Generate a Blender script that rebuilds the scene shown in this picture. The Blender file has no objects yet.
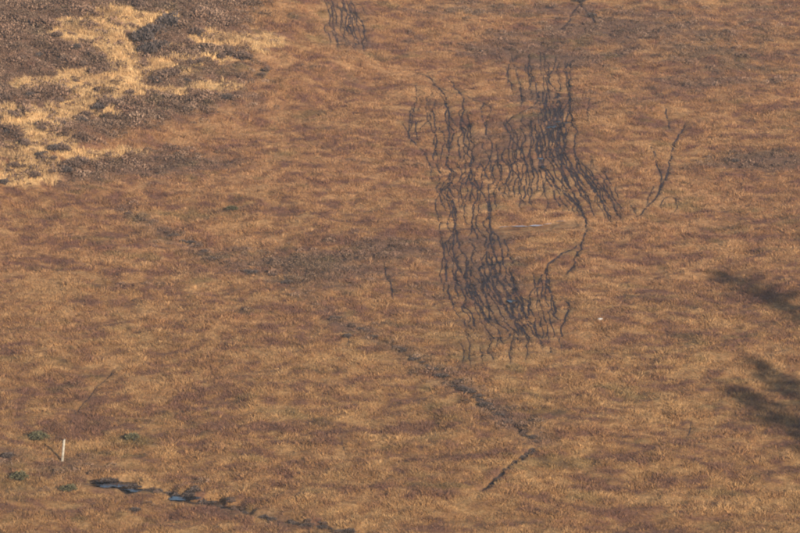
import bpy, math, random
import numpy as np
from mathutils import Vector, Matrix

R = math.radians
rng = np.random.default_rng(7)
random.seed(7)
scene = bpy.context.scene

# ------------------------------------------------------------------ camera
LENS = 192.0
PITCH = R(13.0)                      # looking down across the glen
cam_d = bpy.data.cameras.new('camera')
cam_d.lens = LENS; cam_d.sensor_width = 36; cam_d.clip_start = .5; cam_d.clip_end = 9000
cam = bpy.data.objects.new('camera', cam_d)
scene.collection.objects.link(cam)
cam.location = (0, 0, 0)
cam.rotation_euler = (math.pi/2 - PITCH, 0, 0)
scene.camera = cam

# ------------------------------------------------------------------ sky, sun, exposure
SUN_AZ = Vector((0.47, -0.88)).normalized()       # the sun stands behind the camera, to the right
SUN_EL = R(18.0)
world = bpy.data.worlds.new('World'); scene.world = world; world.use_nodes = True
wn = world.node_tree
sky = wn.nodes.new('ShaderNodeTexSky'); sky.sky_type = 'NISHITA'; sky.sun_disc = False
sky.sun_elevation = SUN_EL; sky.sun_rotation = math.atan2(SUN_AZ.x, SUN_AZ.y)
bg = wn.nodes['Background']; bg.inputs['Strength'].default_value = 0.12
wn.links.new(sky.outputs['Color'], bg.inputs['Color'])
sun_d = bpy.data.lights.new('sun', 'SUN'); sun_d.energy = 5.0; sun_d.angle = R(0.7); sun_d.color = (1, .86, .70)
sun = bpy.data.objects.new('sun', sun_d); scene.collection.objects.link(sun)
S = Vector((SUN_AZ.x*math.cos(SUN_EL), SUN_AZ.y*math.cos(SUN_EL), math.sin(SUN_EL))).normalized()
sun.rotation_euler = S.to_track_quat('Z', 'Y').to_euler(); sun.location = (60, 100, 80)
scene.view_settings.view_transform = 'Standard'; scene.view_settings.look = 'None'
scene.view_settings.gamma = 1; scene.view_settings.use_curve_mapping = False
scene.view_settings.exposure = 0.68
scene.render.filter_size = 1.8
scene.cycles.filter_width = 2.0
scene.cycles.max_bounces = 5

# ------------------------------------------------------------------ helpers
def hash2(ix, iy, seed):
    h = (ix.astype(np.int64)*374761393 + iy.astype(np.int64)*668265263 + seed*1442695041) & 0xFFFFFFFF
    h = ((h ^ (h >> 13))*1274126177) & 0xFFFFFFFF
    return ((h ^ (h >> 16)) & 0xFFFFFF)/float(0xFFFFFF)
def vnoise(x, y, seed=0):
    ix = np.floor(x); iy = np.floor(y); fx = x-ix; fy = y-iy
    fx = fx*fx*fx*(fx*(fx*6-15)+10); fy = fy*fy*fy*(fy*(fy*6-15)+10)
    a = hash2(ix, iy, seed); b = hash2(ix+1, iy, seed); c = hash2(ix, iy+1, seed); d = hash2(ix+1, iy+1, seed)
    return (a*(1-fx)+b*fx)*(1-fy)+(c*(1-fx)+d*fx)*fy
def fbm(x, y, seed=0, octv=4, gain=.5):
    s = 0; a = 1; t = 0
    for i in range(octv):
        c, sn = math.cos(i*.9+.4), math.sin(i*.9+.4)
        f = 2.03**i
        s = s + a*(vnoise((x*c-y*sn)*f+i*17.3, (x*sn+y*c)*f-i*9.1, seed+i*31)-.5); t += a; a *= gain
    return s/t*2                      # about -1 .. 1
def sstep(a, b, v):
    t = np.clip((v-a)/(b-a), 0, 1); return t*t*(3-2*t)

F_PX = 800*LENS/36.0
cp, sp = math.cos(PITCH), math.sin(PITCH)
def ray(px, py):
    u = (np.asarray(px, float)-400)/F_PX; v = (266.5-np.asarray(py, float))/F_PX
    return u, cp+v*sp, -sp+v*cp       # world direction x, y, z
def project(x, y, z):                 # where a spot of the moor lies on the survey picture
    dep = y*cp-z*sp
    return 400+F_PX*x/dep, 266.5-F_PX*(y*sp+z*cp)/dep

# hillside: a plane rising away from the camera, at perpendicular distance HP below it
SL = R(5.0); HP = 80.0
tS = math.tan(SL)
Z0 = -HP/math.cos(SL)                 # plane height at y = 0
def plane_at(px, py):
    dx, dy, dz = ray(px, py)
    t = Z0/(dz-tS*dy)
    return t*dx, t*dy
EDGE_A = plane_at(20, 196); EDGE_B = plane_at(275, 112)
ev = np.array(EDGE_B)-np.array(EDGE_A); ev = ev/np.linalg.norm(ev); en = np.array((-ev[1], ev[0]))
def height(x, y):
    x = np.asarray(x, float); y = np.asarray(y, float)
    z = Z0+tS*y
    # valley between the two hills and the near hill the photographer stands on
    near = -1.7-.50*y-.0004*y*y
    z = np.where(y < 175, np.maximum(z, near), z)
    near_w = sstep(150, 110, y)
    z = z*(1-near_w)+np.maximum(near, -74+.0*y)*near_w
    z = np.where(y < -30, np.minimum(-1.7+.12*(-y-30), 14), z)
    # the hill eases off high above the view
    far = np.maximum(y-420, 0)
    z = z-tS*far+tS*260*(1-np.exp(-far/260.))*.55
    # broad swells, hollows and hummocks
    w = sstep(120, 175, y)
    z = z+w*(.9*fbm(x/26., y/30., 3, 2)+.34*fbm(x/7., y/8., 5, 3)+.20*fbm(x/1.9, y/1.5, 9, 3)+.10*np.maximum(fbm(x/.8, y/.7, 19, 2), -.1))
    # the bank on the left with the pale grass
    d = (x-EDGE_A[0])*en[0]+(y-EDGE_A[1])*en[1]
    d = d+1.2*fbm(x/5., y/5., 41, 2)
    side = sstep(6, -9, x)*sstep(420, 340, y)*w
    z = z+side*sstep(0, 3, d)*.32*fbm(x/1.5, y/1.3, 29, 2)
    z = z+side*(1.1*sstep(-.4, 4.5, d)+2.4*sstep(2, 26, d))
    return z
def at(px, py):
    """the spot of the hillside seen at this place of the survey picture"""
    px = np.atleast_1d(np.asarray(px, float)); py = np.atleast_1d(np.asarray(py, float))
    dx, dy, dz = ray(px, py)
    t = Z0/(dz-tS*dy)
    for i in range(22):               # walk along the line of sight until it meets the ground
        t = t-.75*(dz*t-height(dx*t, dy*t))/(dz-tS*dy)
    hi = t
    return dx*hi, dy*hi
def at1(px, py):
    x, y = at(px, py); return float(x[0]), float(y[0])

def tag(o, label=None, cat=None, group=None, kind=None):
    if label: o['label'] = label
    if cat: o['category'] = cat
    if group: o['group'] = group
    if kind: o['kind'] = kind
    return o
def mesh_np(name, verts, faces, mat=None, smooth=False):
    """faces: array (n,3) or (n,4), or a list mixing both"""
    me = bpy.data.meshes.new(name)
    if isinstance(faces, np.ndarray):
        n, k = faces.shape
        me.vertices.add(len(verts)); me.vertices.foreach_set('co', np.asarray(verts, np.float32).ravel())
        me.loops.add(n*k); me.loops.foreach_set('vertex_index', faces.astype(np.int32).ravel())
        me.polygons.add(n)
        me.polygons.foreach_set('loop_start', np.arange(0, n*k, k, dtype=np.int32))
        me.polygons.foreach_set('loop_total', np.full(n, k, np.int32))
        me.update(calc_edges=True)
    else:
        me.from_pydata([tuple(v) for v in verts], [], faces); me.update()
    if smooth: me.polygons.foreach_set('use_smooth', np.ones(len(me.polygons), bool))
    if mat: me.materials.append(mat)
    return me
def link(name, me, parent=None):
    o = bpy.data.objects.new(name, me); scene.collection.objects.link(o)
    if parent: o.parent = parent
    return o
def empty(name, loc, rz=0, sc=1):
    o = bpy.data.objects.new(name, None); scene.collection.objects.link(o)
    o.location = loc; o.rotation_euler = (0, 0, rz); o.scale = (sc, sc, sc) if not isinstance(sc, tuple) else sc
    o.empty_display_size = .2
    return o

# ------------------------------------------------------------------ materials
def mat_new(name):
    m = bpy.data.materials.new(name); m.use_nodes = True
    return m, m.node_tree.nodes, m.node_tree.links, m.node_tree.nodes['Principled BSDF']
def mat_noise(name, c1, c2, scale=8, rough=.85, spec=.25, bump=0, detail=5):
    m, n, l, p = mat_new(name)
    tc = n.new('ShaderNodeTexCoord'); nz = n.new('ShaderNodeTexNoise')
    nz.inputs['Scale'].default_value = scale; nz.inputs['Detail'].default_value = detail
    l.new(tc.outputs['Object'], nz.inputs['Vector'])
    cr = n.new('ShaderNodeValToRGB'); cr.color_ramp.elements[0].position = .32; cr.color_ramp.elements[1].position = .68
    cr.color_ramp.elements[0].color = (*c1, 1); cr.color_ramp.elements[1].color = (*c2, 1)
    l.new(nz.outputs['Fac'], cr.inputs['Fac']); l.new(cr.outputs['Color'], p.inputs['Base Color'])
    p.inputs['Roughness'].default_value = rough; p.inputs['Specular IOR Level'].default_value = spec
    if bump:
        b = n.new('ShaderNodeBump'); b.inputs['Strength'].default_value = 1; b.inputs['Distance'].default_value = bump
        l.new(nz.outputs['Fac'], b.inputs['Height']); l.new(b.outputs['Normal'], p.inputs['Normal'])
    return m
def mat_tint(name, inst, spread=.35, rough=.8, spec=.2, trans=0.0):
    """colour comes from the plant's own tint, varied from plant to plant and blade to blade"""
    m, n, l, p = mat_new(name)
    a = n.new('ShaderNodeAttribute'); a.attribute_name = 'tint'
    if inst: a.attribute_type = 'INSTANCER'
    tc = n.new('ShaderNodeNewGeometry')
    if inst:
        rn = n.new('ShaderNodeMath'); rn.operation = 'MULTIPLY_ADD'
        rn.inputs[1].default_value = spread*2; rn.inputs[2].default_value = 1-spread
        l.new(tc.outputs['Random Per Island'], rn.inputs[0]); out = rn.outputs[0]
    else:
        nz = n.new('ShaderNodeTexNoise'); nz.inputs['Scale'].default_value = 6.5; nz.inputs['Detail'].default_value = 8
        nz.inputs['Roughness'].default_value = .7
        l.new(tc.outputs['Position'], nz.inputs['Vector'])
        rn = n.new('ShaderNodeMapRange'); rn.inputs[1].default_value = .3; rn.inputs[2].default_value = .7
        rn.inputs[3].default_value = 1-spread; rn.inputs[4].default_value = 1+spread
        l.new(nz.outputs['Fac'], rn.inputs[0]); out = rn.outputs[0]
    mx = n.new('ShaderNodeVectorMath'); mx.operation = 'SCALE'
    l.new(a.outputs['Color'], mx.inputs[0]); l.new(out, mx.inputs['Scale'])
    l.new(mx.outputs['Vector'], p.inputs['Base Color'])
    p.inputs['Roughness'].default_value = rough; p.inputs['Specular IOR Level'].default_value = spec
    if trans:
        tr = n.new('ShaderNodeBsdfTranslucent'); l.new(mx.outputs['Vector'], tr.inputs['Color'])
        ms = n.new('ShaderNodeMixShader'); ms.inputs['Fac'].default_value = trans
        l.new(p.outputs['BSDF'], ms.inputs[1]); l.new(tr.outputs['BSDF'], ms.inputs[2])
        l.new(ms.outputs['Shader'], n['Material Output'].inputs['Surface'])
    return m
M = {}
M['ground'] = mat_tint('ground_litter', False, .6, .95, .1)
M['grass'] = mat_tint('moor_grass_blades', True, .3, .7, .25, .18)
M['heather_stuff'] = mat_tint('low_heather_sprigs', True, .45, .9, .1)
M['peat'] = mat_noise("wet_black_peat", (.020, .014, .015), (.058, .040, .039), 5, .85, .12, .03)
M['peat_bank'] = mat_noise('peat_bank_face', (.016, .012, .012), (.045, .031, .026), 4, .7, .3, .05)
M['heather'] = mat_noise('heather_foliage', (.080, .052, .040), (.185, .122, .090), 6, .9, .1)
M['heather_dark'] = mat_noise('old_heather_foliage', (.052, .041, .038), (.130, .098, .082), 6, .9, .1)
M['bog_myrtle'] = mat_noise('green_bush_foliage', (.055, .052, .028), (.135, .120, .062), 6, .85, .2)
M['stem'] = mat_noise('woody_stem', (.05, .038, .032), (.11, .085, .07), 14, .9, .2)
M['wood'] = mat_noise('weathered_pale_wood', (.20, .175, .135), (.46, .41, .33), 5, .75, .3, .004)
M['bark'] = mat_noise('spruce_bark', (.07, .05, .04), (.15, .11, .08), 6, .9, .2, .02)
M['needles'] = mat_noise('spruce_needles', (.020, .038, .014), (.055, .085, .03), 3, .7, .3)
M['stone'] = mat_noise('pale_lichened_stone', (.26, .24, .22), (.44, .41, .37), 5, .85, .3, .02)
def mat_water(name, col, rough, bump):
    m, n, l, p = mat_new(name)
    p.inputs['Base Color'].default_value = (*col, 1); p.inputs['Roughness'].default_value = rough
    p.inputs['IOR'].default_value = 1.33
    g = n.new('ShaderNodeNewGeometry'); nz = n.new('ShaderNodeTexNoise'); nz.inputs['Scale'].default_value = 9; nz.inputs['Detail'].default_value = 2
    l.new(g.outputs['Position'], nz.inputs['Vector'])
    b = n.new('ShaderNodeBump'); b.inputs['Strength'].default_value = bump; b.inputs['Distance'].default_value = .02
    l.new(nz.outputs['Fac'], b.inputs['Height']); l.new(b.outputs['Normal'], p.inputs['Normal'])
    return m
M['water'] = mat_water('peaty_water', (.012, .011, .012), .05, .45)
M['burn'] = mat_water('pale_shallow_water', (.36, .36, .40), .22, .35)  # pale blue-grey set as the burn water's base colour

# ------------------------------------------------------------------ tracks: surveyed lines (survey-picture coordinates)
TR = [  # (half width m, points)
 (.20, [(402,70),(413,73),(425,75),(431,80),(434,84)]),
 (.22, [(431,83),(440,89),(445,95),(447,108),(449,118),(449,132),(450,140),(449,152),(447,163),(451,172),(449,180),(449,188),(453,200),(453,212),(455,225),(457,238),(462,250),(468,262),(466,275),(471,288),(480,300)]),
 (.20, [(447,76),(452,82),(455,88),(462,95),(463,112),(461,122),(464,135),(463,140),(466,146),(473,153),(472,163),(469,175),(471,182),(478,188),(484,195),(488,205),(488,215),(490,226)]),
 (.14, [(431,84),(440,87),(450,92),(463,94),(470,98),(480,101),(487,104)]),
 (.12, [(416,84),(416,98),(414,108),(417,115)]),
 (.09, [(419,94),(420,104),(417,112)]),
 (.13, [(428,96),(427,112),(430,125),(436,133),(444,131),(450,128)]),
 (.10, [(429,96),(436,92),(442,96),(445,104)]),
 (.17, [(402,122),(410,136),(418,147),(424,153),(428,160),(431,170),(433,182)]),
 (.11, [(434,134),(434,146),(437,154),(438,166)]),
 (.11, [(451,172),(447,180),(440,190),(436,205),(437,215),(440,225),(441,240),(443,256),(441,270),(443,286),(446,296)]),
 (.11, [(449,182),(457,181),(464,183),(470,186)]),
 (.12, [(485,103),(491,110),(486,122),(487,138),(482,146),(489,157),(491,170),(493,185)]),
 (.11, [(474,212),(475,198),(473,192),(478,188)]),
 (.22, [(488,205),(490,226),(491,238),(488,250),(487,258),(492,268),(497,278),(504,288),(509,297),(513,310),(516,323),(520,334)]),
 (.20, [(490,226),(496,236),(502,246),(503,256),(499,264),(493,268)]),
 (.14, [(502,258),(506,268),(507,280),(514,290)]),
 (.15, [(515,130),(517,140),(516,157),(511,168),(507,180),(510,192)]),
 (.15, [(524,136),(523,150),(527,163),(530,180),(528,190),(531,200)]),
 (.13, [(506,158),(512,168),(519,178),(520,192),(523,203)]),
 (.11, [(497,160),(500,175),(505,188),(508,200)]),
 (.30, [(547,96),(544,110),(548,122),(546,134),(537,142),(539,155),(544,168),(552,180),(560,188),(568,197),(578,206),(584,215),(587,228)]),
 (.24, [(568,92),(570,104),(567,116),(560,124),(552,130),(553,140),(561,148),(561,160),(566,180),(572,190),(578,202),(583,213)]),
 (.26, [(587,228),(583,240),(579,250),(576,258),(572,268),(565,276)]),
 (.24, [(582,243),(572,249),(563,253),(555,259),(548,266),(546,280),(549,289),(554,300),(555,312),(552,317)]),
 (.12, [(548,268),(541,277),(537,288),(540,298)]),
 (.19, [(556,294),(563,297),(570,305),(568,313),(562,325),(562,335),(559,342),(561,350)]),
 (.13, [(570,160),(573,172),(580,186),(589,200),(593,212),(599,222)]),
 (.12, [(577,162),(583,172),(590,182),(598,192)]),
 (.13, [(580,160),(589,169),(596,179),(605,192),(613,203),(618,214),(621,222)]),
 (.10, [(590,170),(592,160),(593,168)]),
 (.12, [(599,195),(604,205),(607,215),(612,222)]),
 (.12, [(628,200),(633,207),(636,217)]),
 (.10, [(553,195),(558,204),(563,213)]),
 (.10, [(546,178),(545,190),(548,203),(545,214)]),
 (.12, [(510,58),(508,75),(511,86),(519,88),(522,100)]),
 (.12, [(528,60),(529,70),(531,78),(528,90)]),
 (.16, [(557,56),(553,70),(548,77),(552,86),(559,92)]),
 (.12, [(566,58),(564,70),(568,80),(572,90)]),
 (.10, [(545,58),(549,68),(546,80),(549,92)]),
 (.19, [(556,92),(560,105),(555,114),(549,124)]),
 (.18, [(540,90),(536,103),(526,110),(514,116),(506,124),(509,134),(517,144),(522,152)]),
 (.10, [(590,98),(588,110),(588,120)]),
 (.10, [(523,113),(523,122),(529,130),(537,136)]),
 (.13, [(571,124),(566,136),(559,142)]),
 (.20, [(665,105),(667,114),(670,123),(669,131)]),
 (.26, [(686,122),(682,130),(676,139),(673,147),(671,160),(668,172),(664,182),(660,190),(653,200),(645,208),(638,215),(631,219)]),
 (.20, [(652,145),(655,156),(658,166),(662,177),(661,188)]),
 (.12, [(659,208),(662,200),(669,196),(676,200),(677,207),(672,213)]),
 (.10, [(655,185),(649,196),(646,206)]),
 (.17, [(384,262),(386,275),(391,286),(393,301)]),
 (.10, [(347,332),(348,342),(344,346)]),
 (.09, [(391,202),(394,210)]),
 (.10, [(332,0),(333,12),(329,22),(336,32),(345,40)]),
 (.12, [(341,0),(345,10),(351,18),(347,28),(355,38)]),
 (.12, [(351,0),(356,12),(362,22),(365,34),(362,48)]),
 (.10, [(337,4),(343,18),(340,30),(350,42),(356,52)]),
 (.20, [(561,28),(568,22),(574,12),(580,2),(584,-8)]),
 (.26, [(578,-4),(583,7),(590,15),(594,22)]),
]
def strand(p0, p1, amp, n=9, w=.12):
    xs = np.linspace(p0[0], p1[0], n); ys = np.linspace(p0[1], p1[1], n)
    k = np.zeros(n); v = 0
    for i in range(n):
        v = .55*v+rng.normal()*amp; k[i] = v
    k *= np.sin(np.linspace(.25, math.pi-.25, n))
    return (w, [(x+a, y) for x, y, a in zip(xs, ys, k)])
for i in range(13):
    x0 = rng.uniform(324, 356); y0 = rng.uniform(-6, 24)
    TR.append(strand((x0, y0), (x0+rng.uniform(0, 14), y0+rng.uniform(12, 28)), 2.2, 6, rng.uniform(.05, .12)))
for i in range(7):
    x0 = rng.uniform(405, 440); y0 = rng.uniform(92, 120)
    TR.append(strand((x0, y0), (x0+rng.normal()*5, y0+rng.uniform(12, 30)), 2.0, 6, rng.uniform(.05, .08)))
TR.append((.09, [(118,366),(108,378),(96,388),(86,400),(74,416)]))
TR.append((.09, [(340,436),(343,446),(345,456)]))
TR.append((.09, [(692,420),(691,430),(686,438)]))
TR.append((.11, [(440,229),(455,228),(470,229),(485,228),(500,228)]))
# the braided ruts between the surveyed ones: families that swing together down the slope
def family(n, rows, y_lo, y_hi, part, amp, w0, w1, seed):
    ys_ = [r_[0] for r_ in rows]
    for i in range(n):
        f = (i+.5+rng.uniform(-.38, .38))/n
        span = (y_hi-y_lo)*rng.uniform(*part); a = y_lo+rng.uniform(0, 1)*max(0, (y_hi-y_lo)-span)
        yy = np.arange(a, min(y_hi, a+span)+.1, 4.5)
        if len(yy) < 4: continue
        lane = np.interp(yy, ys_, [r_[1]+(r_[2]-r_[1])*f for r_ in rows])
        x_ = lane+amp*fbm(lane/34.+seed, yy/17., 700+seed, 2)+.42*amp*fbm(yy/11.+i*7.3, yy*0+seed, 711, 2)
        TR.append((rng.uniform(w0, w1), list(zip(x_, yy))))
family(12, [(92, 428, 492), (150, 434, 496), (226, 440, 494)], 94, 262, (.45, .85), 8, .11, .20, 1)
family(9, [(110, 494, 536), (160, 496, 540), (215, 500, 545)], 112, 214, (.5, .9), 7, .11, .18, 2)
family(11, [(52, 508, 575), (90, 530, 572), (150, 538, 574), (190, 552, 600), (226, 566, 626)], 88, 224, (.5, .95), 5, .12, .22, 3)
family(9, [(50, 500, 578), (110, 515, 576)], 50, 112, (.5, 1.), 4, .08, .13, 4)
family(11, [(226, 440, 506), (290, 444, 522), (352, 478, 556)], 226, 350, (.45, .95), 8, .12, .22, 5)
family(8, [(226, 452, 504), (270, 462, 508), (345, 500, 548)], 228, 345, (.4, .8), 7, .14, .24, 6)
family(5, [(265, 534, 554), (345, 530, 562)], 268, 348, (.5, .9), 6, .11, .17, 7)
family(7, [(156, 572, 592), (190, 586, 616), (224, 600, 642)], 158, 224, (.4, .8), 4, .10, .16, 10)
family(10, [(95, 536, 568), (165, 536, 562)], 92, 172, (.35, .7), 6, .09, .15, 11)
family(9, [(-12, 322, 358), (52, 334, 372)], -10, 52, (.4, .9), 4, .10, .17, 9)
family(9, [(310, 442, 552), (372, 452, 552)], 325, 372, (.4, .8), 5, .07, .11, 8)

def catmull(pts, step):
    P = np.array(pts, float); P = np.vstack([2*P[0]-P[1], P, 2*P[-1]-P[-2]])
    out = []
    for i in range(1, len(P)-2):
        n = max(2, int(np.linalg.norm(P[i+1]-P[i])/step))
        t = np.linspace(0, 1, n, endpoint=False)[:, None]
        a, b, c, d = P[i-1], P[i], P[i+1], P[i+2]
        out.append(.5*((2*b)+(-a+c)*t+(2*a-5*b+4*c-d)*t*t+(-a+3*b-3*c+d)*t**3))
    out.append(P[-2][None]); return np.vstack(out)
def ground_line(pts, step=.14, wob=.30, seed=0):
    pp = catmull(pts, 2.0)
    x, y = at(pp[:, 0], pp[:, 1])
    L = np.c_[x, y]
    keep = np.r_[True, np.linalg.norm(np.diff(L, axis=0), axis=1) > 1e-4]; L = L[keep]
    s = np.r_[0, np.cumsum(np.linalg.norm(np.diff(L, axis=0), axis=1))]
    k = np.arange(0, s[-1], step)
    L = np.c_[np.interp(k, s, L[:, 0]), np.interp(k, s, L[:, 1])]
    L[:, 0] += wob*fbm(k/1.1+seed*13.7, k*0+seed*3.1, 77, 2)
    L[:, 1] += wob*fbm(k/1.1-seed*5.7, k*0+seed*7.7, 78, 2)
    return L
tracks = [(max(.028, w*.27), ground_line(p, wob=.13, seed=i)) for i, (w, p) in enumerate(TR)]

# ditches, banks and pools
D1 = [(112,205),(135,215),(150,226),(165,235),(195,250),(212,261),(240,270),(270,279),(300,292),(325,310),(345,325),(365,333),(400,350),(440,375),(470,395),(500,415),(528,434),(540,442)]
D2 = [(545,443),(533,447),(522,456),(514,459),(505,469),(498,475),(491,482),(484,486),(470,492)]
D3 = [(94,477),(108,479),(130,485),(150,488),(165,490),(190,495),(215,500),(240,507),(262,513),(290,519),(318,524),(345,530),(375,538),(400,545)]
ditches = [(.26, .20, ground_line(D1, .2, .25, 201)), (.22, .24, ground_line(D2, .2, .2, 202)), (.34, .34, ground_line(D3, .2, .2, 203))]
burn = ground_line([(498,228),(508,227),(520,227),(535,226),(548,224),(562,221),(574,220)], .2, .1, 204)

POOLS = [(113,481,1.1,.6),(139,487,.75,.34),(186,495,.85,.36),(209,500,.62,.34),(232,505,.4,.3),(100,477.5,.5,.3)]
WET = [(552,125,.40,.5),(557,120,.25,.3),(567,121,.36,.42),(541,157,.16,.36),(544,165,.22,.34),(511,299,.22,.32)]
# ------------------------------------------------------------------ survey raster of cut depth and bare ground
GX0, GX1, GY0, GY1, GR = -40., 42., 190., 352., .06
NX = int((GX1-GX0)/GR); NY = int((GY1-GY0)/GR)
cut = np.zeros((NY, NX), np.float32); bare = np.zeros((NY, NX), np.float32); low = np.zeros((NY, NX), np.float32); drain = np.zeros((NY, NX), np.float32); clear = np.zeros((NY, NX), np.float32)
def stamp(ras, x, y, rad, val, soft):
    r = int((rad+soft)/GR)+1
    cx = int((x-GX0)/GR); cy = int((y-GY0)/GR)
    if cx-r < 0 or cy-r < 0 or cx+r >= NX or cy+r >= NY: return
    ax = (np.arange(cx-r, cx+r+1)+.5)*GR+GX0-x; ay = (np.arange(cy-r, cy+r+1)+.5)*GR+GY0-y
    d = np.sqrt(ax[None]**2+ay[:, None]**2)
    v = val*np.clip((rad+soft-d)/soft, 0, 1)
    w = ras[cy-r:cy+r+1, cx-r:cx+r+1]; np.maximum(w, v.astype(np.float32), out=w)
OPEN = lambda x, y: float(fbm(np.array([x/1.3]), np.array([y/1.3]), 901, 2)[0]) > thr
for w, L in tracks:
    thr = rng.uniform(-.75, -.2) if w < .06 else -.75     # the fainter ruts are grown over in places
    for x, y in L:
        stamp(cut, x, y, w*.5, .06+w*.5, .14); stamp(bare, x, y, w*.55, 1 if OPEN(x, y) else .3, .085)
    for x, y in L[::4]: stamp(low, x, y, .12, 1, .38)
for px_, py_ in catmull(D1, 3.0):
    x, y = at1(px_, py_); v = .9 if 160 < px_ < 216 else 1. if 430 < px_ < 520 else .9 if px_ > 340 else .72
    stamp(drain, x, y+.15, .5*v, v, .95*v)
for w, dep, L in ditches[:2]:
    for i, (x, y) in enumerate(L):
        f = 1. if L is ditches[1][2] else float(np.clip((x+9)/8, .35, 1)*np.clip(.7+1.2*fbm(np.array([x/1.6]), np.array([y/1.6]), 951, 2)[0], .2, 1))
        stamp(cut, x, y, w*.35, dep*f, w*.9); stamp(bare, x, y, w*.3*f, 1, .15)
w, dep, L = ditches[2]
for x, y in L:
    stamp(cut, x, y, w*.55, dep, w*.8); stamp(bare, x, y, w*.7, 1, .15)
for x, y in L:
    for k in range(2): stamp(low, x, y-.4-k*.25, .2, .8, .4)
for px_, py_, rx_, ry_ in WET:
    x, y = at1(px_, py_); stamp(cut, x, y, max(rx_, ry_)*1.0, .22, .25)
    for k in range(4): stamp(clear, x, y-k*.2, rx_*.9, 1, .15)
for px_, py_, rx_, ry_ in POOLS:
    x, y = at1(px_, py_)
    for dx_ in (-.6, -.3, 0, .3, .6):
        stamp(cut, x+dx_*rx_, y, ry_, .40, .3)
        stamp(bare, x+dx_*rx_, y, ry_*1.05, 1, .15)
        for k in range(5): stamp(clear, x+dx_*rx_, y-k*.2, ry_, 1, .15)
for x, y in burn:
    stamp(cut, x, y, .2, .09, .25)
    stamp(bare, x, y, .1, 1, .1)
    for k in range(8): stamp(clear, x, y-k*.14, .2, 1, .1); stamp(cut, x, y-k*.14, .2, .13 if k else .09, .2)
    for k in range(4): stamp(low, x, y-1.2-k*.25, .3, 1.0, .4)
def ras_at(ras, x, y):
    ix = np.clip(((x-GX0)/GR).astype(int), 0, NX-1); iy = np.clip(((y-GY0)/GR).astype(int), 0, NY-1)
    v = ras[iy, ix]; ok = (x > GX0) & (x < GX1) & (y > GY0) & (y < GY1)
    return np.where(ok, v, 0)

# ------------------------------------------------------------------ what grows where (true plant colours, linear)
TAWNY = np.array((.283, .152, .063)); GOLD = np.array((.375, .222, .096)); RUSSET = np.array((.160, .080, .052))
STRAW = np.array((.60, .392, .185)); HEATH = np.array((.165, .108, .073)); OLIVE = np.array((.10, .085, .034)); PEATC = np.array((.04, .028, .024))
PALE = [(72,20,17,4,1),(62,31,13,4,1),(108,33,32,20,1),(44,51,8,2.5,1),(69,56,8,2.5,1),(124,62,17,11,1),(35,86,18,7,1),(72,85,21,14,1),(118,88,26,15,1),
 (30,108,32,4,1),(136,20,11,13,1),(161,16,15,5,1),(215,39,17,8,.9),(178,47,9,5,.9),(205,58,25,4,1),(254,42,27,8,.85),(162,67,16,5,1),(134,77,14,20,1),
 (167,93,22,4.5,1),(216,87,28,4,.9),(192,75,12,4,.8),(65,100,24,10,1),(36,118,38,12,1),(50,142,25,15,1),(30,157,34,11,1),(115,155,26,3.2,1),(75,157,22,6,.9),(26,178,28,9,1),(10,112,20,8,1),(100,110,14,5,.7),(128,138,12,4,.4)]
DARK = [(60,57,40,15,1),(34,97,34,8,1),(12,140,15,6,1),(107,135,34,14,1),(165,31,18,9,.9),(152,50,14,10,1),(205,70,22,5,.6),(170,83,22,5,.7),(225,72,40,6,.7),(150,103,30,5,.8)]
def ell(L, px, py, soft=.55):
    v = np.zeros_like(px)
    for cx, cy, rx, ry, a in L:
        d = np.sqrt(((px-cx)/rx)**2+((py-cy)/ry)**2)
        v = np.maximum(v, a*sstep(1.12+soft*.5, 1.12-soft*.5, d))
    return v
# wide areas with more heather (+) or more bright grass (-)
ZONE = [(355,258,85,22,1.15),(300,285,60,18,.3),(190,35,110,40,.55),(30,25,120,40,.8),(230,105,90,18,.55),(90,178,65,12,.75),(150,160,80,14,.5),(150,165,110,12,.55),(180,210,70,20,.35),
 (345,20,28,36,.75),(440,12,60,10,.4),(720,20,130,40,.45),(590,20,110,34,.38),(500,45,200,26,.22),(700,95,150,16,.2),(470,25,80,30,.3),(700,70,140,40,.25),(320,30,40,30,-.1),(60,462,75,10,.55),(20,455,40,14,.3),(190,452,60,8,.3),(250,510,60,7,.5),(310,524,80,10,.55),(160,486,70,7,.45),(110,478,50,6,.5),
 (480,145,55,65,.4),(545,130,35,50,.55),(570,190,35,28,.35),(488,265,45,45,.62),(520,325,38,32,.55),(450,345,45,18,.32),(420,365,60,10,.2),(760,160,56,10,1.1),(700,165,40,4,.5),
 (560,60,60,10,.25),(360,165,70,7,.6),(640,170,60,5,.55),(600,165,30,4,.3),(700,130,60,4,.3),(385,150,30,5,.3),(340,110,50,30,-.15),(330,200,70,25,-.3),(320,225,60,14,-.35),
 (620,240,60,30,-.22),(700,220,60,30,-.22),(660,330,80,12,.15),(560,400,160,40,-.25),(200,400,160,30,-.22),(350,440,180,50,-.3),(640,460,160,50,-.2),(100,290,130,26,.10),(60,330,80,14,.22),(230,385,40,8,.25),
 (40,250,90,40,-.05),(620,335,60,6,.35),(640,300,40,6,.2),(205,262,30,12,.35),(250,250,30,20,.3),(480,400,50,12,.15),(220,75,30,6,.5)]
GREEN = [(38,440,14,5,1),(133,440,16,5,1),(15,478,26,12,.6),(770,155,40,7,.22),(235,212,14,4,.5),(505,510,30,6,.15),(715,528,12,5,.7),(540,531,10,4,.4),(430,440,16,4,.4),(480,350,60,20,.3),(140,232,10,5,.4),(720,60,40,20,.3),(310,270,40,16,.35)]
def zone(L, px, py):
    v = np.zeros_like(px)
    for cx, cy, rx, ry, a in L: v = v+a*np.exp(-(((px-cx)/rx)**2+((py-cy)/ry)**2)*.9)
    return v
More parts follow.
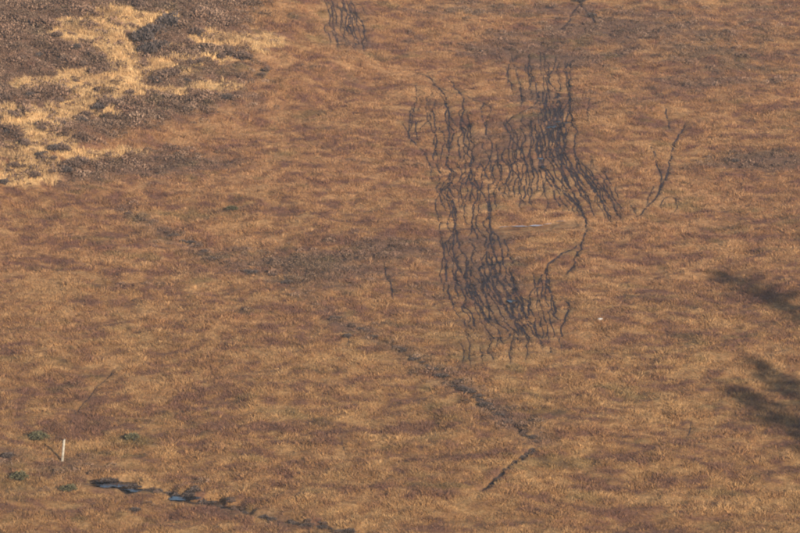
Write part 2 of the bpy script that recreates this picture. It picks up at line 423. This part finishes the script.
def veg(x, y):
    """weights of pale straw, heather, green, and the tawny to russet tone at each spot"""
    z = height(x, y); px, py = project(x, y, z)
    wx = 7*fbm(x/2.2, y/2.2, 51, 3); wy = 3.2*fbm(x/2.0, y/2.0, 61, 3)
    pale = ell(PALE, px+wx*1.7, py+wy*1.9)*(1-.92*ell(DARK, px+wx*1.2, py+wy*1.2))
    pale = pale*sstep(-.5, .1, fbm(x/.95, y/.75, 71, 3)+.14)
    zn = zone(ZONE, px+wx, py+wy)
    n1 = fbm(x/8., y/4.5, 81, 4, .6); n2 = fbm(x/2.0, y/1.2, 91, 3, .6)
    hv = zn+.55*n1+.48*n2-.14
    heath = sstep(.15, .95, hv)
    upleft = sstep(290, 180, px)*sstep(150, 120, py-(px-100)*-.22)   # the bank itself
    heath = np.maximum(heath, upleft*sstep(-.5, .1, n2+.35))
    heath = heath*(1-pale); drn = ras_at(drain, x, y)*sstep(-.5, .4, n2+.2)
    green = np.clip(zone(GREEN, px+wx, py+wy)*1.1, 0, 1)*sstep(-.4, .3, n2+.1)*(1-pale)
    green = np.maximum(green, .55*sstep(.36, .62, fbm(x/2.2, y/1.3, 101, 3)))*(1-pale)
    tone = np.clip(.49+.85*fbm(x/3.4+.6*n2, y/1.35+.6*n1, 111, 4, .78)+.36*n1+.75*fbm(x/.75, y/.5, 121, 2), 0, 1.15)   # 0 gold, 1 russet
    red = np.clip(sstep(420, 190, py+20*n1)*.85+.5*fbm(x/7., y/4., 151, 3), 0, 1)
    return pale, np.maximum(heath, drn*.8*(1-pale)), green, tone, red
def tint_of(pale, heath, green, tone, red):
    t = tone[:, None]
    c = GOLD*(1-sstep(0, .45, t))+TAWNY*sstep(0, .45, t); k = .9*sstep(.45, 1.05, t); c = c*(1-k)+RUSSET*k
    c = c*(1-red[:, None]*np.array((.01, .066, -.01)))
    h = heath[:, None]*.9; hc = HEATH*.55+RUSSET*.45
    c = c*(1-h)+hc*h
    g = green[:, None]*.7; c = c*(1-g)+OLIVE*g
    p = pale[:, None]; return c*(1-p)+STRAW*p

# ------------------------------------------------------------------ ground: one sheet out to the horizon
def axis(a, b, fine, reach, grow=1.12):
    core = list(np.arange(a, b, fine)); up = [core[-1]]; s = fine
    while up[-1] < reach[1]: s = min(s*grow, 260); up.append(up[-1]+s)
    dn = [core[0]]; s = fine
    while dn[-1] > reach[0]: s = min(s*grow, 260); dn.append(dn[-1]-s)
    return np.array(dn[:0:-1]+core+up[1:])
gx = axis(-36, 38, .16, (-1300, 1300)); gy = axis(198, 340, .20, (-500, 2000))
XX, YY = np.meshgrid(gx, gy); xs = XX.ravel(); ys = YY.ravel()
zs = height(xs, ys)-ras_at(cut, xs, ys)
ZG = zs.reshape(len(gy), len(gx))
def gz(x, y):
    """height of the ground sheet itself"""
    x = np.asarray(x, float); y = np.asarray(y, float)
    i = np.clip(np.searchsorted(gx, x)-1, 0, len(gx)-2); j = np.clip(np.searchsorted(gy, y)-1, 0, len(gy)-2)
    fx = (x-gx[i])/(gx[i+1]-gx[i]); fy = (y-gy[j])/(gy[j+1]-gy[j])
    return (ZG[j, i]*(1-fx)+ZG[j, i+1]*fx)*(1-fy)+(ZG[j+1, i]*(1-fx)+ZG[j+1, i+1]*fx)*fy
nx, ny = len(gx), len(gy)
ii = (np.arange(ny-1)[:, None]*nx+np.arange(nx-1)[None]).ravel()
faces = np.c_[ii, ii+1, ii+nx+1, ii+nx]
gm = mesh_np('moorland_ground', np.c_[xs, ys, zs], faces, M['ground'], True)
pv = veg(xs, ys); gc = tint_of(*pv)*.72
b = np.clip(ras_at(bare, xs, ys), 0, 1)[:, None]; b = b*.45; gc = gc*(1-b)+PEATC*b
ca = gm.color_attributes.new('tint', 'FLOAT_COLOR', 'POINT')
ca.data.foreach_set('color', np.c_[gc, np.ones(len(gc))].astype(np.float32).ravel())
ground = tag(link('moorland_ground', gm), 'tawny brown moorland hillside', kind='structure')

# ------------------------------------------------------------------ tracks, ditch beds and water
def ribbon(name, L, hw, lift, mat, cols=5, prof=.0, taper=True, seed=0):
    n = len(L); d = np.gradient(L, axis=0); d /= np.linalg.norm(d, axis=1)[:, None]+1e-9
    nrm = np.c_[-d[:, 1], d[:, 0]]
    k = np.arange(n)*.14
    wl = hw*np.clip(.95+.9*fbm(k/.8+seed, k*0+1.3, 301, 3), .15, 1.6); wr = hw*np.clip(.95+.9*fbm(k/.8-seed, k*0+5.3, 302, 3), .15, 1.6)
    if taper:
        e = np.clip(np.minimum(np.arange(n), np.arange(n)[::-1])/7., .12, 1); wl = wl*e; wr = wr*e
    V = []
    for c in np.linspace(-1, 1, cols):
        o = nrm*np.where(c < 0, wr, wl)[:, None]*c
        P = L+o; V.append(np.c_[P, gz(P[:, 0], P[:, 1])+lift*(1-.35*c*c)+prof*c*c])
    V = np.stack(V, 1).reshape(-1, 3)
    a = (np.arange(n-1)[:, None]*cols+np.arange(cols-1)[None]).ravel()
    return mesh_np(name, V, np.c_[a, a+1, a+cols+1, a+cols], mat, True)
for i, (w, L) in enumerate(tracks):
    if len(L) < 4: continue
    o = link('peat_track', ribbon('peat_track', L, w, .028, M['peat'], 5, 0, True, i*7.7))
    tag(o, kind='structure')
for (w, dep, L) in [ditches[1]]+[(ditches[2][0], .3, ditches[2][2][int(a*len(ditches[2][2])):int(b_*len(ditches[2][2]))]) for a, b_ in ((0, .16), (.17, .36), (.40, .52), (.56, .60), (.66, .78), (.83, .96))]:
    o = link('ditch_bed', ribbon('ditch_bed', L, w*(.45 if L is ditches[1][2] else .7), .03, M['peat_bank'], 7, 0, True, w*91)); tag(o, kind='structure')
def pool(px, py, rx, ry, seed, sink=.16):
    """a flat sheet of water lying in the cut, with an uneven shore"""
    cx, cy = at1(px, py); n = 40
    a = np.linspace(0, 2*math.pi, n, endpoint=False)
    k = 1+.75*fbm(np.cos(a)*2.2+seed, np.sin(a)*2.2, 401, 3)
    X = cx+rx*k*np.cos(a); Y = cy+ry*k*np.sin(a)
    z = float(height(cx, cy))-sink
    me = mesh_np('water', np.c_[X, Y, np.full(n, z)], [list(range(n))], M['water'])
    tag(link('water', me), kind='structure')
def flat_strip(L, hw, zoff, seed):
    n = len(L); d = np.gradient(L, axis=0); d /= np.linalg.norm(d, axis=1)[:, None]; nr = np.c_[-d[:, 1], d[:, 0]]
    k = np.arange(n)*.2; e = np.clip(np.minimum(np.arange(n), np.arange(n)[::-1])/2., .12, 1)
    V = []
    zc = height(L[:, 0], L[:, 1]); zc = np.convolve(np.pad(zc, 6, 'edge'), np.ones(13)/13, 'valid'); zc = np.maximum(zc, gz(L[:, 0], L[:, 1])+.015)+zoff
    for c in (-1, 1):
        P = L+nr*(c*hw*e*(1+.6*fbm(k/.9+seed*c, k*0, 402, 3)))[:, None]; V.append(np.c_[P, zc])
    V = np.stack(V, 1).reshape(-1, 3); a = np.arange(n-1)*2
    return mesh_np('water', V, np.c_[a, a+1, a+3, a+2], M['burn'])
for i, p in enumerate(POOLS+WET): pool(*p, i*5.1, .16 if i < len(POOLS) else .09)
for a, b_, w_ in ((.02, .22, .07), (.16, .42, .15), (.40, .60, .20), (.57, .74, .13), (.76, .92, .07)):
    q = burn[int(a*len(burn)):int(b_*len(burn))]; tag(link('water', flat_strip(q, w_, .035, a*9+2.2)), kind='structure')

# ------------------------------------------------------------------ tufts (prototypes for the uncountable cover)
def tuft(name, blades, h, spread, wid, mat, lean=.5, seed=0):
    r = random.Random(seed); V = []; Fq = []
    for i in range(blades):
        a = r.uniform(0, 2*math.pi); rr = spread*math.sqrt(r.random())*.6
        bx, by = rr*math.cos(a), rr*math.sin(a); a2 = a+r.uniform(-.9, .9)
        hh = h*r.uniform(.55, 1.1); ln = lean*hh*r.uniform(.4, 1.6); w = wid*r.uniform(.7, 1.3)
        fa = r.uniform(0, math.pi); wx, wy = w*math.cos(fa), w*math.sin(fa)
        mx, my = bx+math.cos(a2)*ln*.38, by+math.sin(a2)*ln*.38
        tx, ty = bx+math.cos(a2)*ln, by+math.sin(a2)*ln
        k = len(V)
        V += [(bx-wx, by-wy, -.05), (bx+wx, by+wy, -.05), (mx+wx*.8, my+wy*.8, hh*.62), (mx-wx*.8, my-wy*.8, hh*.62), (tx, ty, hh)]
        Fq += [(k, k+1, k+2, k+3), (k+3, k+2, k+4)]
    return mesh_np(name, V, Fq, mat)
def sprig_clump(name, n, rad, h, leaf, mat, seed=0):
    r = random.Random(seed); V = []; Fq = []
    for i in range(n):
        a = r.uniform(0, 2*math.pi); e = math.asin(r.uniform(.05, 1)); q = r.uniform(.72, 1.05)
        x, y, z = rad*q*math.cos(a)*math.cos(e), rad*q*math.sin(a)*math.cos(e), h*q*math.sin(e)
        L = leaf*r.uniform(.6, 1.4); d = Vector((x*.6, y*.6, .35*h+z)).normalized()+Vector((r.gauss(0, .4), r.gauss(0, .4), r.gauss(0, .3)))
        d.normalize(); s = d.cross(Vector((r.gauss(0, 1), r.gauss(0, 1), r.gauss(0, 1)))).normalized()*L*.32
        k = len(V); p = Vector((x, y, z))
        V += [p-s*.5, p+s*.5, p+d*L*.6+s, p+d*L, p+d*L*.6-s]; Fq.append((k, k+1, k+2, k+3, k+4))
    return mesh_np(name, V, Fq, mat)
def proto_collection(name, meshes):
    c = bpy.data.collections.new(name)
    for i, me in enumerate(meshes): c.objects.link(bpy.data.objects.new('%s_%02d' % (name, i), me))
    return c
C_grass = proto_collection('grass_tuft_kinds', [tuft('grass_tuft', 16, .17, .26, .010, M['grass'], 1.0, s) for s in range(4)])
C_pale = proto_collection('straw_tuft_kinds', [tuft('straw_tuft', 16, .38, .26, .011, M['grass'], .5, 20+s) for s in range(4)])
C_heath = proto_collection('sprig_kinds', [sprig_clump('heather_sprigs', 80, .34, .30, .075, M['heather_stuff'], 40+s) for s in range(4)])
def scatter(name, pts, scl, tint, coll, label):
    n = len(pts)
    me = bpy.data.meshes.new(name); me.vertices.add(n); me.vertices.foreach_set('co', pts.astype(np.float32).ravel())
    a = me.attributes.new('scl', 'FLOAT', 'POINT'); a.data.foreach_set('value', scl.astype(np.float32))
    a = me.attributes.new('rot', 'FLOAT_VECTOR', 'POINT')
    rot = np.c_[rng.normal(0, .13, n)+SL, rng.normal(0, .13, n), rng.uniform(0, 6.283, n)]
    rot[:, 0] -= SL
    a.data.foreach_set('vector', rot.astype(np.float32).ravel())
    a = me.attributes.new('tint', 'FLOAT_COLOR', 'POINT'); a.data.foreach_set('color', np.c_[tint, np.ones(n)].astype(np.float32).ravel())
    o = link(name, me)
    ng = bpy.data.node_groups.new(name+'_nodes', 'GeometryNodeTree')
    ng.interface.new_socket('Geometry', in_out='INPUT', socket_type='NodeSocketGeometry')
    ng.interface.new_socket('Geometry', in_out='OUTPUT', socket_type='NodeSocketGeometry')
    N = ng.nodes; gi = N.new('NodeGroupInput'); go = N.new('NodeGroupOutput')
    ci = N.new('GeometryNodeCollectionInfo'); ci.inputs['Collection'].default_value = coll
    ci.inputs['Separate Children'].default_value = True; ci.inputs['Reset Children'].default_value = True
    m2p = N.new('GeometryNodeMeshToPoints')
    ip = N.new('GeometryNodeInstanceOnPoints'); ip.inputs['Pick Instance'].default_value = True
    s = N.new('GeometryNodeInputNamedAttribute'); s.data_type = 'FLOAT'; s.inputs['Name'].default_value = 'scl'
    r = N.new('GeometryNodeInputNamedAttribute'); r.data_type = 'FLOAT_VECTOR'; r.inputs['Name'].default_value = 'rot'
    rv = N.new('FunctionNodeRandomValue'); rv.data_type = 'INT'
    for sk in rv.inputs:
        if sk.enabled and sk.name == 'Min': sk.default_value = 0
        if sk.enabled and sk.name == 'Max': sk.default_value = len(coll.objects)-1
    ri = [q for q in rv.outputs if q.enabled][0]
    Lk = ng.links
    Lk.new(gi.outputs[0], m2p.inputs[0]); Lk.new(m2p.outputs[0], ip.inputs['Points']); Lk.new(ci.outputs[0], ip.inputs['Instance'])
    Lk.new(ri, ip.inputs['Instance Index']); Lk.new(s.outputs['Attribute'], ip.inputs['Scale']); Lk.new(r.outputs['Attribute'], ip.inputs['Rotation'])
    Lk.new(ip.outputs[0], go.inputs[0])
    md = o.modifiers.new('scatter', 'NODES'); md.node_group = ng
    return tag(o, label, kind='stuff')
def spots(step, jit=.5):
    X, Y = np.meshgrid(np.arange(-37, 39, step), np.arange(199, 341, step))
    x = X.ravel()+rng.uniform(-jit, jit, X.size)*step; y = Y.ravel()+rng.uniform(-jit, jit, X.size)*step
    px, py = project(x, y, height(x, y))
    k = (px > -70) & (px < 870) & (py > -40) & (py < 590)
    return x[k], y[k]
x, y = spots(.185)
pale, heath, green, tone, red = veg(x, y)
br = np.maximum(ras_at(bare, x, y), ras_at(clear, x, y)); lw = np.clip(ras_at(low, x, y), 0, 1)
# moor grass
u = rng.random(len(x))
k = (br < .35) & (pale < .5+.4*rng.random(len(x))) & (u > heath*.45)
tn = tint_of(pale*.85, heath, green, np.clip(tone+rng.normal(0, .12, len(x)), 0, 1.1), red)
tn = tn*rng.uniform(.62, 1.38, (len(x), 1))
sc = rng.uniform(.5, 1.0, len(x))*(1-.52*lw)*(1+.35*fbm(x/2, y/2, 501, 2))*(1+.75*np.clip(fbm(x/.7, y/.6, 511, 2), -.5, .9))
P = np.c_[x, y, gz(x, y)-.01]
scatter('moor_grass', P[k], sc[k], tn[k], C_grass, 'tawny dead moor grass covering the open hillside')
# pale straw grass
k = (br < .35) & (pale >= .12+.66*rng.random(len(x)))
mixn = np.clip(.58+1.0*fbm(x/1.6, y/1.0, 131, 3)+rng.normal(0, .22, len(x)), 0, 1)[:, None]
tp = (STRAW*mixn+(GOLD*.6+HEATH*.4)*(1-mixn))*rng.uniform(.75, 1.2, (len(x), 1))
scatter('straw_grass', P[k], (sc*rng.uniform(.7, 1.15, len(x)))[k], tp[k], C_pale, 'pale straw coloured grass on the bank at upper left')
# low heather
x, y = spots(.36)
pale, heath, green, tone, red = veg(x, y); br = np.maximum(ras_at(bare, x, y), ras_at(clear, x, y)); lw = np.clip(ras_at(low, x, y), 0, 1)
px, py = project(x, y, height(x, y)); bank = sstep(320, 200, px+(py-60)*.6)*sstep(215, 185, py+px*.25)
k = (br < .2) & (rng.random(len(x)) < heath*(.24+.68*bank)) & (pale < .4) | (br < .2) & (pale >= .4) & (rng.random(len(x)) < .13)
th = (HEATH*(1-tone[:, None]*.35)+RUSSET*tone[:, None]*.35)*(rng.uniform(.6, 1.35, (len(x), 1))*(1+.3*fbm(x/1.3, y/.9, 141, 3)[:, None])); th = th*(1-.5*green[:, None])+OLIVE*.5*green[:, None]
P = np.c_[x, y, gz(x, y)-.03]
scatter('low_heather', P[k], (rng.uniform(.5, 1.15, len(x))*(1-.55*lw)*(1+bank*(.25+1.0*np.clip(fbm(x/1.2, y/1.0, 521, 2), -.4, 1))))[k], th[k], C_heath, 'low purple brown heather spread through the moor grass')

# ------------------------------------------------------------------ bushes one can tell apart
def bush_meshes(tagname, fol, seed):
    r = random.Random(seed); V = []; Fq = []
    lobes = [(0, 0, .30, .34)]+[(r.uniform(-.36, .36), r.uniform(-.36, .36), r.uniform(.16, .34), r.uniform(.18, .30)) for i in range(6)]
    for lx, ly, lz, lr in lobes:
        for i in range(80):
            d = Vector((r.gauss(0, 1), r.gauss(0, 1), abs(r.gauss(0, 1))+.05)).normalized()
            p = Vector((lx, ly, lz))+d*lr*r.uniform(.6, 1.08); L = r.uniform(.06, .13)
            g = (d+Vector((r.gauss(0, .35), r.gauss(0, .35), .5+r.gauss(0, .3)))).normalized()
            s = g.cross(Vector((r.gauss(0, 1), r.gauss(0, 1), r.gauss(0, 1)))).normalized()*L*.34
            k = len(V); V += [p-s*.5, p+s*.5, p+g*L*.6+s, p+g*L, p+g*L*.6-s]; Fq.append((k, k+1, k+2, k+3, k+4))
    fm = mesh_np('foliage', V, Fq, fol)
    V = []; Fq = []
    for i in range(9):
        a = r.uniform(0, 6.28); lx, ly = .34*math.cos(a)*r.uniform(.4, 1), .34*math.sin(a)*r.uniform(.4, 1); top = r.uniform(.35, .62)
        pts = [Vector((lx*.15, ly*.15, -.06)), Vector((lx*.55, ly*.55, top*.5)), Vector((lx, ly, top))]
        k = len(V)
        for q, p in enumerate(pts):
            rad = (.022, .015, .006)[q]
            for c in range(4): V.append((p.x+rad*math.cos(c*1.571), p.y+rad*math.sin(c*1.571), p.z))
        for q in range(2):
            for c in range(4): Fq.append((k+q*4+c, k+q*4+(c+1) % 4, k+q*4+4+(c+1) % 4, k+q*4+4+c))
    return fm, mesh_np('stems', V, Fq, M['stem'])
KIND = {'heather': [bush_meshes('h', M['heather'], 600+i) for i in range(3)], 'dark': [bush_meshes('d', M['heather_dark'], 620+i) for i in range(3)], 'green': [bush_meshes('g', M['bog_myrtle'], 640+i) for i in range(2)]}
def bush(name, px, py, size, kind, label, cat, group=None, flat=.85):
    bx, by = at1(px, py); f, s = random.choice(KIND[kind])
    e = empty(name, (bx, by, float(gz(bx, by))-.02), random.uniform(0, 6.28), (size, size*random.uniform(.85, 1.15), size*flat))
    tag(e, label, cat, group); link('foliage', f, e); link('stem', s, e)
    return e
# upper left bank, spots where a dark bush stands out of the straw
HB = [(141,47,1.5),(152,44,1.5),(147,57,1.35),(158,54,1.3),(168,29,1.5),(139,6,1.3),(165,10,1.0),(199,37,1.1),(206,50,.9),(243,61,1.2),(12,120,1.0),(57,128,.8),(64,127,.7),(43,132,.7),(39,131,.6),(62,153,1.1),(55,152,.9),(69,153,.7),(35,179,.9),(42,162,.8),(41,157,.7),(54,161,.6),
 (14,168,.7),(25,169,.55),(5,185,.7),(52,174,.6),(72,169,1.2),(80,166,1.1),(65,174,.9),(97,93,.7),(75,83,.5),(105,108,1.1),(100,111,1.0),(112,106,.9),(130,97,.9),(190,66,.8),(187,83,.6),(199,66,.8),(165,78,1.0),(172,77,1.0),(155,81,.9),(222,60,.9),(230,57,.9),(250,60,.8),(228,100,.8),(262,77,.6),(268,72,.7),
 (27,147,.7),(8,135,.7),(18,139,.8),(24,145,.7),(88,118,.8),(82,124,.8),(121,84,.5),(114,73,.6),(58,45,.8),(76,50,.8),(64,62,.8),(90,56,.9),(100,60,.8),(40,58,.7),(24,60,.7),(84,70,.7),(6,102,1.0),(30,99,.8),(52,97,.9),(60,103,.7)]
bank_bushes = []
for i, (px, py, s) in enumerate(HB):
    if i < 4: lab, g = ('dark blue grey bush at the '+('upper left', 'upper right', 'lower left', 'lower right')[i]+' of the clump in straw grass', 'dark bush clump on the bank')
    else: lab, g = ('brown heather bush standing among the pale straw grass on the bank', 'heather bushes on the straw grass bank')
    e = bush('dark_bush' if i < 4 else 'heather_bush', px, py, s, 'dark' if i < 5 or i % 4 == 0 else 'heather', lab, 'bush', g, 1.25 if i < 5 else .95)
    if i >= 4: bank_bushes.append((px, py, e))
ONES = ['', 'first', 'second', 'third', 'fourth', 'fifth', 'sixth', 'seventh', 'eighth', 'ninth', 'tenth', 'eleventh', 'twelfth', 'thirteenth', 'fourteenth', 'fifteenth', 'sixteenth', 'seventeenth', 'eighteenth', 'nineteenth']
def ordinal(n):
    if n < 20: return ONES[n]
    t, o = divmod(n, 10); w = {2: 'twent', 3: 'thirt', 4: 'fort', 5: 'fift', 6: 'sixt', 7: 'sevent'}[t]
    return w+'ieth' if o == 0 else w+'y-'+ONES[o]
def count_off(things, text):
    for i, o in enumerate(sorted(things, key=lambda q: q[0])): o[1]['label'] = text % ordinal(i+1)
rows = {}
for px, py, e in bank_bushes:
    k = 0 if py < 40 else 1 if py < 75 else 2 if py < 112 else 3 if py < 150 else 4
    rows.setdefault(k, []).append((px, e))
for k, wd in enumerate(('topmost', 'upper', 'middle', 'lower', 'bottom')):
    count_off(rows[k], 'brown heather bush on the straw bank, %s from left in its '+wd+' band')
drain_bushes, short_bushes, ditch_bushes = [], [], []
# along the diagonal drain
r = random.Random(5)
Dp = catmull(D1, 6.0)
for i, (px, py) in enumerate(Dp):
    dense = .7 if 165 < px < 214 else .95 if 435 < px < 518 else (.6 if px > 335 else .15)
    for q in range(2):
        if r.random() < dense*.75:
            qx = px+r.uniform(-4, 4)
            e = bush('heather_bush', qx, py+r.uniform(-3, 2), r.uniform(.38, .75), 'dark' if r.random() < .6 else 'heather', 'dark heather bush growing along the diagonal drain', 'bush', 'heather along the diagonal drain', .62); drain_bushes.append((qx, e))
for px, py in [(540,447),(534,449),(529,452),(523,455),(512,463),(506,468),(497,477)]:
    e = bush('heather_bush', px, py, r.uniform(.35, .6), 'dark', 'dark heather bush beside the short drain at lower middle', 'bush', 'heather by the short drain', .7); short_bushes.append((-px, e))
for px, py, s in [(96,476,.5),(104,475,.6),(112,476,.55),(121,479,.55),(129,482,.6),(137,483,.5),(147,486,.6),(158,488,.6),(168,490,.6),(176,491,.5),(188,493,.75),(194,492,.7),(203,497,.6),(212,499,.7),(218,501,.6),(235,506,.6),(243,509,.55),(264,513,.6),(272,515,.5),(292,519,.6),(306,521,.6),(320,524,.6),(340,529,.7),(350,528,.7)]:
    e = bush('heather_bush', px, py, s, 'dark', 'dark heather bush on the edge of the wet ditch at lower left', 'bush', 'heather along the wet ditch', .7); ditch_bushes.append((px, e))
for q in range(30):
    t = r.random(); pp = catmull(D3, 3.0); px, py = pp[int(t*(len(pp)-1))]
    e = bush('heather_bush', px+r.uniform(-3, 3), py+r.choice((-3.5, -2.5, 3.5, 5)), r.uniform(.28, .5), 'heather' if r.random() < .5 else 'dark', 'x', 'bush', 'heather along the wet ditch', .8); ditch_bushes.append((px, e))
count_off(drain_bushes, 'dark heather bush, %s from the upper left end of the diagonal drain')
count_off(short_bushes, 'dark heather bush, %s from the top of the short drain at lower middle')
count_off(ditch_bushes, 'dark heather bush on the wet ditch, %s from the pool end')
for px, py, s, k, lab in [(38,441,1.0,'green','grey green rounded bush left of the pale post'), (134,441,.85,'green','olive bush in the grass right of the pale post'),
    (20,481,1.0,'green','olive bush low in the grass at the left edge'), (70,492,.8,'green','small upright green bush below the pale post'), (135,513,.6,'dark','small dark heather bush below the ditch pool'),
    (9,459,.7,'dark','dark bush at the left edge level with the post'), (735,163,.6,'dark','dark spot of a bush at the tip of the green rush patch'), (582,3,1.0,'dark','dark heather bush at the top edge above the track'), (591,18,.8,'dark','dark heather bush just below the one at the top edge'),
    (348,338,.55,'dark','small dark bush beside the drain left of the tracks'), (232,211,.7,'green','dark green bush in the grass left of centre')]:
    bush('green_bush' if k == 'green' else 'heather_bush', px, py, s, k, lab, 'bush')

# ------------------------------------------------------------------ the pale post
def make_post():
    bx, by = at1(62.3, 461); h = 1.22; w = .062
    V = []; rings = [(-.3, 1.0), (0, 1.0), (.4, .97), (.8, .98), (h-.10, .94), (h-.015, .80)]
    for zz, s in rings:
        for c in range(8):
            a = c*math.pi/4+.39; q = w*s*1.08*(1+.04*math.sin(c*2.1+zz*3)); V.append((q*math.cos(a), q*math.sin(a), zz+(.05*math.cos(a) if zz > h-.02 else 0)))
    Fq = [list(range(7, -1, -1))]
    for k in range(len(rings)-1):
        for c in range(8): Fq.append((k*8+c, k*8+(c+1) % 8, k*8+8+(c+1) % 8, k*8+8+c))
    Fq.append(list(range(40, 48)))
    o = link('wooden_post', mesh_np('wooden_post', V, Fq, M['wood'])); o.location = (bx, by, float(gz(bx, by))-.02); o.rotation_euler = (R(-2), R(6.5), .3)
    tag(o, 'pale weathered wooden post leaning slightly right in the grass at lower left', 'post')
make_post()

# ------------------------------------------------------------------ pale stones
def stone(px, py, s, label, group=None, seed=0, flat=.5):
    r = random.Random(seed); V = []; Fq = []; n = 9
    for k, (zz, q) in enumerate(((-.4, .8), (.05, 1), (.5, .82), (.8, .4))):
        for c in range(n): a = c*2*math.pi/n; w = q*r.uniform(.82, 1.15); V.append((w*math.cos(a)*s, w*math.sin(a)*s*.7, zz*s*flat*r.uniform(.9, 1.1)))
    for k in range(3):
        for c in range(n): Fq.append((k*n+c, k*n+(c+1) % n, k*n+n+(c+1) % n, k*n+n+c))
    Fq.append(list(range(27, 36)))
    x, y = at1(px, py); o = link('stone', mesh_np('stone', V, Fq, M['stone'])); o.location = (x, y, float(gz(x, y))+.06); o.rotation_euler.z = r.uniform(0, 6.28)
    return tag(o, label, 'stone', group)
stone(600, 320, .17, 'small pale stone alone in the grass right of the lower tracks', seed=1)

# ------------------------------------------------------------------ spruces right of the view; their shadows reach in
def spruce_meshes(seed, h=16.0):
    r = random.Random(seed); V = []; Fq = []; n = 8; rings = 9
    for k in range(rings):
        f = k/(rings-1); rad = .27*(1-f)**.9+.012
        for c in range(n): a = c*2*math.pi/n; V.append((rad*math.cos(a)+.05*math.sin(f*5), rad*math.sin(a), f*h-.3))
    for k in range(rings-1):
        for c in range(n): Fq.append((k*n+c, k*n+(c+1) % n, k*n+n+(c+1) % n, k*n+n+c))
    LV = []; LF = []; BV = []; BF = []
    z = .9
    while z < h-.35:
        f = z/h; reach = 5.4*(1-f)**.66+.12
        for b in range(r.randint(5, 8)):
            a = r.uniform(0, 6.28); L = reach*r.uniform(.7, 1.12); d = Vector((math.cos(a), math.sin(a), r.uniform(-.28, .05)+.3*f))
            p0 = Vector((0, 0, z+r.uniform(-.12, .12))); p1 = p0+d*L; s = Vector((-d.y, d.x, 0))*.02
            k = len(BV); BV += [p0-s, p0+s, p1, p0+Vector((0, 0, .04))]; BF += [(k, k+1, k+2), (k+1, k+3, k+2), (k+3, k, k+2)]
            for q in range(int(5+L*8)):
                t = r.uniform(.12, 1.0); p = p0+d*L*t; side = r.choice((-1, 1)); w = L*.34*(1.1-t)+.12
                g = (d*.6+Vector((-d.y, d.x, 0))*side+Vector((0, 0, r.uniform(-.5, .15)))).normalized()*w*r.uniform(.6, 1.3)
                e = Vector((r.gauss(0, 1), r.gauss(0, 1), r.gauss(0, 1))).normalized()*.09
                k = len(LV); LV += [p-e, p+e, p+g*.7+e*.9, p+g]; LF.append((k, k+1, k+2, k+3))
        z += r.uniform(.28, .42)
    return mesh_np('trunk', V, Fq, M['bark'], True), mesh_np('branches', BV, BF, M['bark']), mesh_np('crown', LV, LF, M['needles'])
SP = [spruce_meshes(900), spruce_meshes(901)]
def spruce(tipx, tipy, h, label, kind):
    """stand a tree of height h so that its shadow's tip falls on this spot of the hillside"""
    x0, y0 = at1(tipx, tipy); z0 = float(height(x0, y0))
    t = 1.0
    while t < 400:
        X, Y, Z = x0+S.x*t, y0+S.y*t, z0+S.z*t
        if Z-float(height(X, Y)) >= h*.99: break
        t += .05
    e = empty('spruce_tree', (X, Y, float(height(X, Y))-.05), kind*2.1, h/16.0)
    tag(e, label, 'tree', 'spruces right of the view')
    tr, brn, cr = SP[kind % 2]
    t_ = link('trunk', tr, e); link('branches', brn, t_); link('crown', cr, e)
    return e
T1 = spruce(702, 267, 17.0, 'tall spruce right of the view casting the upper blue shadow', 0)
T2 = spruce(738, 355, 14.0, 'slim spruce right of the view casting the narrow middle shadow', 1)
T3 = spruce(722, 382, 18.0, 'nearest spruce right of the view casting the lower shadow', 2)

# ------------------------------------------------------------------ thin autumn haze in the glen
def haze_box(lo, hi, density):
    V = [(x, y, z) for x in (lo[0], hi[0]) for y in (lo[1], hi[1]) for z in (lo[2], hi[2])]
    me = mesh_np('haze', V, [(0, 1, 3, 2), (4, 6, 7, 5), (0, 4, 5, 1), (2, 3, 7, 6), (0, 2, 6, 4), (1, 5, 7, 3)])
    m = bpy.data.materials.new('thin_haze'); m.use_nodes = True; n = m.node_tree.nodes
    n.remove(n['Principled BSDF']); v = n.new('ShaderNodeVolumePrincipled')
    v.inputs['Color'].default_value = (.86, .90, .97, 1); v.inputs['Density'].default_value = density; v.inputs['Anisotropy'].default_value = .2
    m.node_tree.links.new(v.outputs['Volume'], n['Material Output'].inputs['Volume'])
    me.materials.append(m); o = link('haze', me); tag(o, 'thin pale haze over the glen', kind='stuff')
haze_box((gx[0]-5, gy[0]-5, zs.min()-1.5), (gx[-1]+5, gy[-1]+5, max(zs.max(), 0)+4), .00022)
